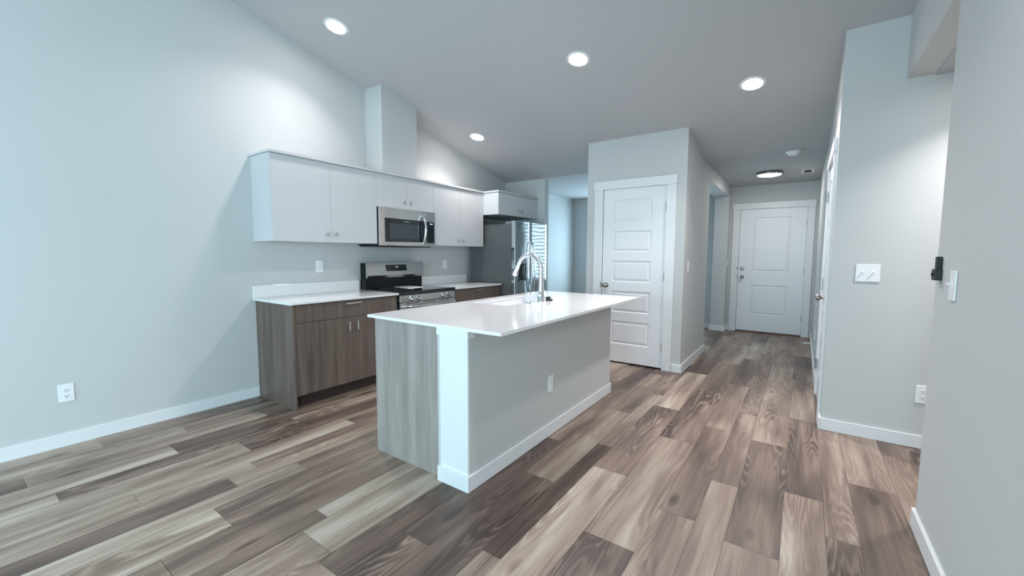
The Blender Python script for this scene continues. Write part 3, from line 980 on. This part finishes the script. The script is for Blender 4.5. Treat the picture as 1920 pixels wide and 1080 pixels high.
# ---------------------------------------------------------------- ceiling fittings
NV = Vector((0, -SL, -1)).normalized()     # out of the vault, downward
def can_lamp(p, n, power):
    l = bpy.data.lights.new('recessed_lamp', 'AREA')
    l.shape = 'DISK'
    l.size = .14
    l.energy = power
    l.color = LAMP
    l.spread = R(CAN_SPREAD)
    o = bpy.data.objects.new('recessed_lamp', l)
    o.location = p + n*.012
    o.rotation_euler = n.to_track_quat('-Z', 'Y').to_euler()
    C.objects.link(o)
def recessed(x, y, label, power=12):
    p = Vector((x, y, zc(y)))
    if y < YRG:
        n = Vector((0, SL, -1)).normalized()
    else:
        n = NV
    t = thing('recessed_light', p, label, 'ceiling light', 'recessed ceiling lights')
    MB().lathe(p, n, [(.080, .001), (.080, .006), (.086, .008), (.100, .004), (.102, .0005)], 40).build('trim_ring', TRIM, t, p, smooth=True)
    MB().lathe(p, n, [(0, .003), (.080, .003), (.080, .002), (0, .002)], 40).build('lens', LENS, t, p)['label'] = 'glowing white lens'
    can_lamp(p, n, power)
recessed(-3.451, 2.208, 'glowing recessed light high on the vault nearest the left wall, above the left wall cabinet', 6)
recessed(-1.686, 3.392, 'glowing recessed light in the middle of the vault, above the island', 14)
recessed(-3.504, 4.199, 'smallest glowing recessed light, above the cabinets near the refrigerator', 5.5)
recessed(-.429, 4.252, 'glowing recessed light on the vault before the front hall, right of the pantry corner')
recessed(-.55, 1.35, 'glowing recessed light added for fill on the vault above the open floor, out of view', 8)  # unseen extra lamp, added to balance the light
def hall_light():
    p = Vector((-.434, 6.944, ZC))
    t = thing('flush_ceiling_light', p, 'round glowing flush ceiling light with dark metal rim before the front door', 'ceiling light')
    MB().lathe(p, (0, 0, -1), [(0, .0005), (.155, .0005), (.165, .012), (.165, .034), (.150, .040), (.144, .034)], 48).build('rim', BRONZE, t, p, smooth=True)
    MB().lathe(p, (0, 0, -1), [(.146, .030), (.138, .042), (.11, .050), (.06, .054), (0, .055)], 48).build('diffuser', HLENS, t, p, smooth=True)['label'] = 'glowing white diffuser bowl'
    for k in range(3):
        a = R(75+120*k)
        q = p + Vector((math.cos(a)*.155, math.sin(a)*.155, -.042))
        MB().lathe(q, (0, 0, -1), [(0, -.012), (.008, -.012), (.008, 0), (.011, .004), (.006, .010), (0, .011)], 14).build('clip', NICKEL, t, p, smooth=True)
hall_light()
p = Vector((-.137, 5.72, ZC))
t = thing('smoke_detector', p, 'round white smoke detector on the flat hall ceiling', 'smoke detector')
MB().lathe(p, (0, 0, -1), [(0, .0005), (.074, .0005), (.076, .006), (.072, .012), (.056, .014)], 36).build('base', PLATE, t, p, smooth=True)
MB().lathe(p, (0, 0, -1), [(.058, .012), (.056, .026), (.048, .038), (.026, .043), (0, .043)], 36).build('housing', PLATE, t, p, smooth=True)
p = Vector((.009, 7.13, ZC))
t = thing('ceiling_vent', p, 'small white rectangular vent grille on the hall ceiling near the front door', 'vent')
m = MB()
a, b, c = .068, .15, .026
m.box(p.x-a, p.y-b, ZC-.006, p.x-a+c, p.y+b, ZC-.0005).box(p.x+a-c, p.y-b, ZC-.006, p.x+a, p.y+b, ZC-.0005)
m.box(p.x-a+c, p.y-b, ZC-.006, p.x+a-c, p.y-b+c, ZC-.0005).box(p.x-a+c, p.y+b-c, ZC-.006, p.x+a-c, p.y+b, ZC-.0005)
m.build('frame', PLATE, t, p, bevel=.0015)
m = MB()
for k in range(8):
    y = p.y-b+c+.010+k*.028
    m.prism([(y, ZC-.006), (y+.004, ZC-.006), (y+.020, ZC-.001), (y+.016, ZC-.001)], 'x', p.x-a+c, p.x+a-c)
m.build('louvre', GREYP, t, p)
# side hall lamp, round the corner behind the nearest right wall
p = Vector((1.08, 3.40, ZC))
t = thing('recessed_light', p, 'recessed light in the side hall ceiling round the corner of the nearest right wall', 'ceiling light', 'recessed ceiling lights')
MB().lathe(p, (0, 0, -1), [(.080, .001), (.080, .006), (.086, .008), (.100, .004), (.102, .0005)], 40).build('trim_ring', TRIM, t, p, smooth=True)
MB().lathe(p, (0, 0, -1), [(0, .003), (.080, .003), (.080, .002), (0, .002)], 40).build('lens', LENS, t, p)
can_lamp(p, Vector((0, 0, -1)), CAN_POWER*.85)
# blind in the nook window (mirrored in the refrigerator doors)
org = ((NW0+NW1)/2, YE+.02, NWZ0)
t = thing('window_blind', org, 'white horizontal blind in the nook window behind the pantry', 'blind')
MB().box(NW0+.01, YE+.004, NWZ1-.05, NW1-.01, YE+.035, NWZ1-.004).build('headrail', BLIND, t, org)
m = MB()
z = NWZ0+.03
while z < NWZ1-.07:
    m.prism([(YE+.008, z), (YE+.030, z+.040), (YE+.032, z+.039), (YE+.010, z-.001)], 'x', NW0+.015, NW1-.015)
    z += .080
m.build('slats', BLIND, t, org)
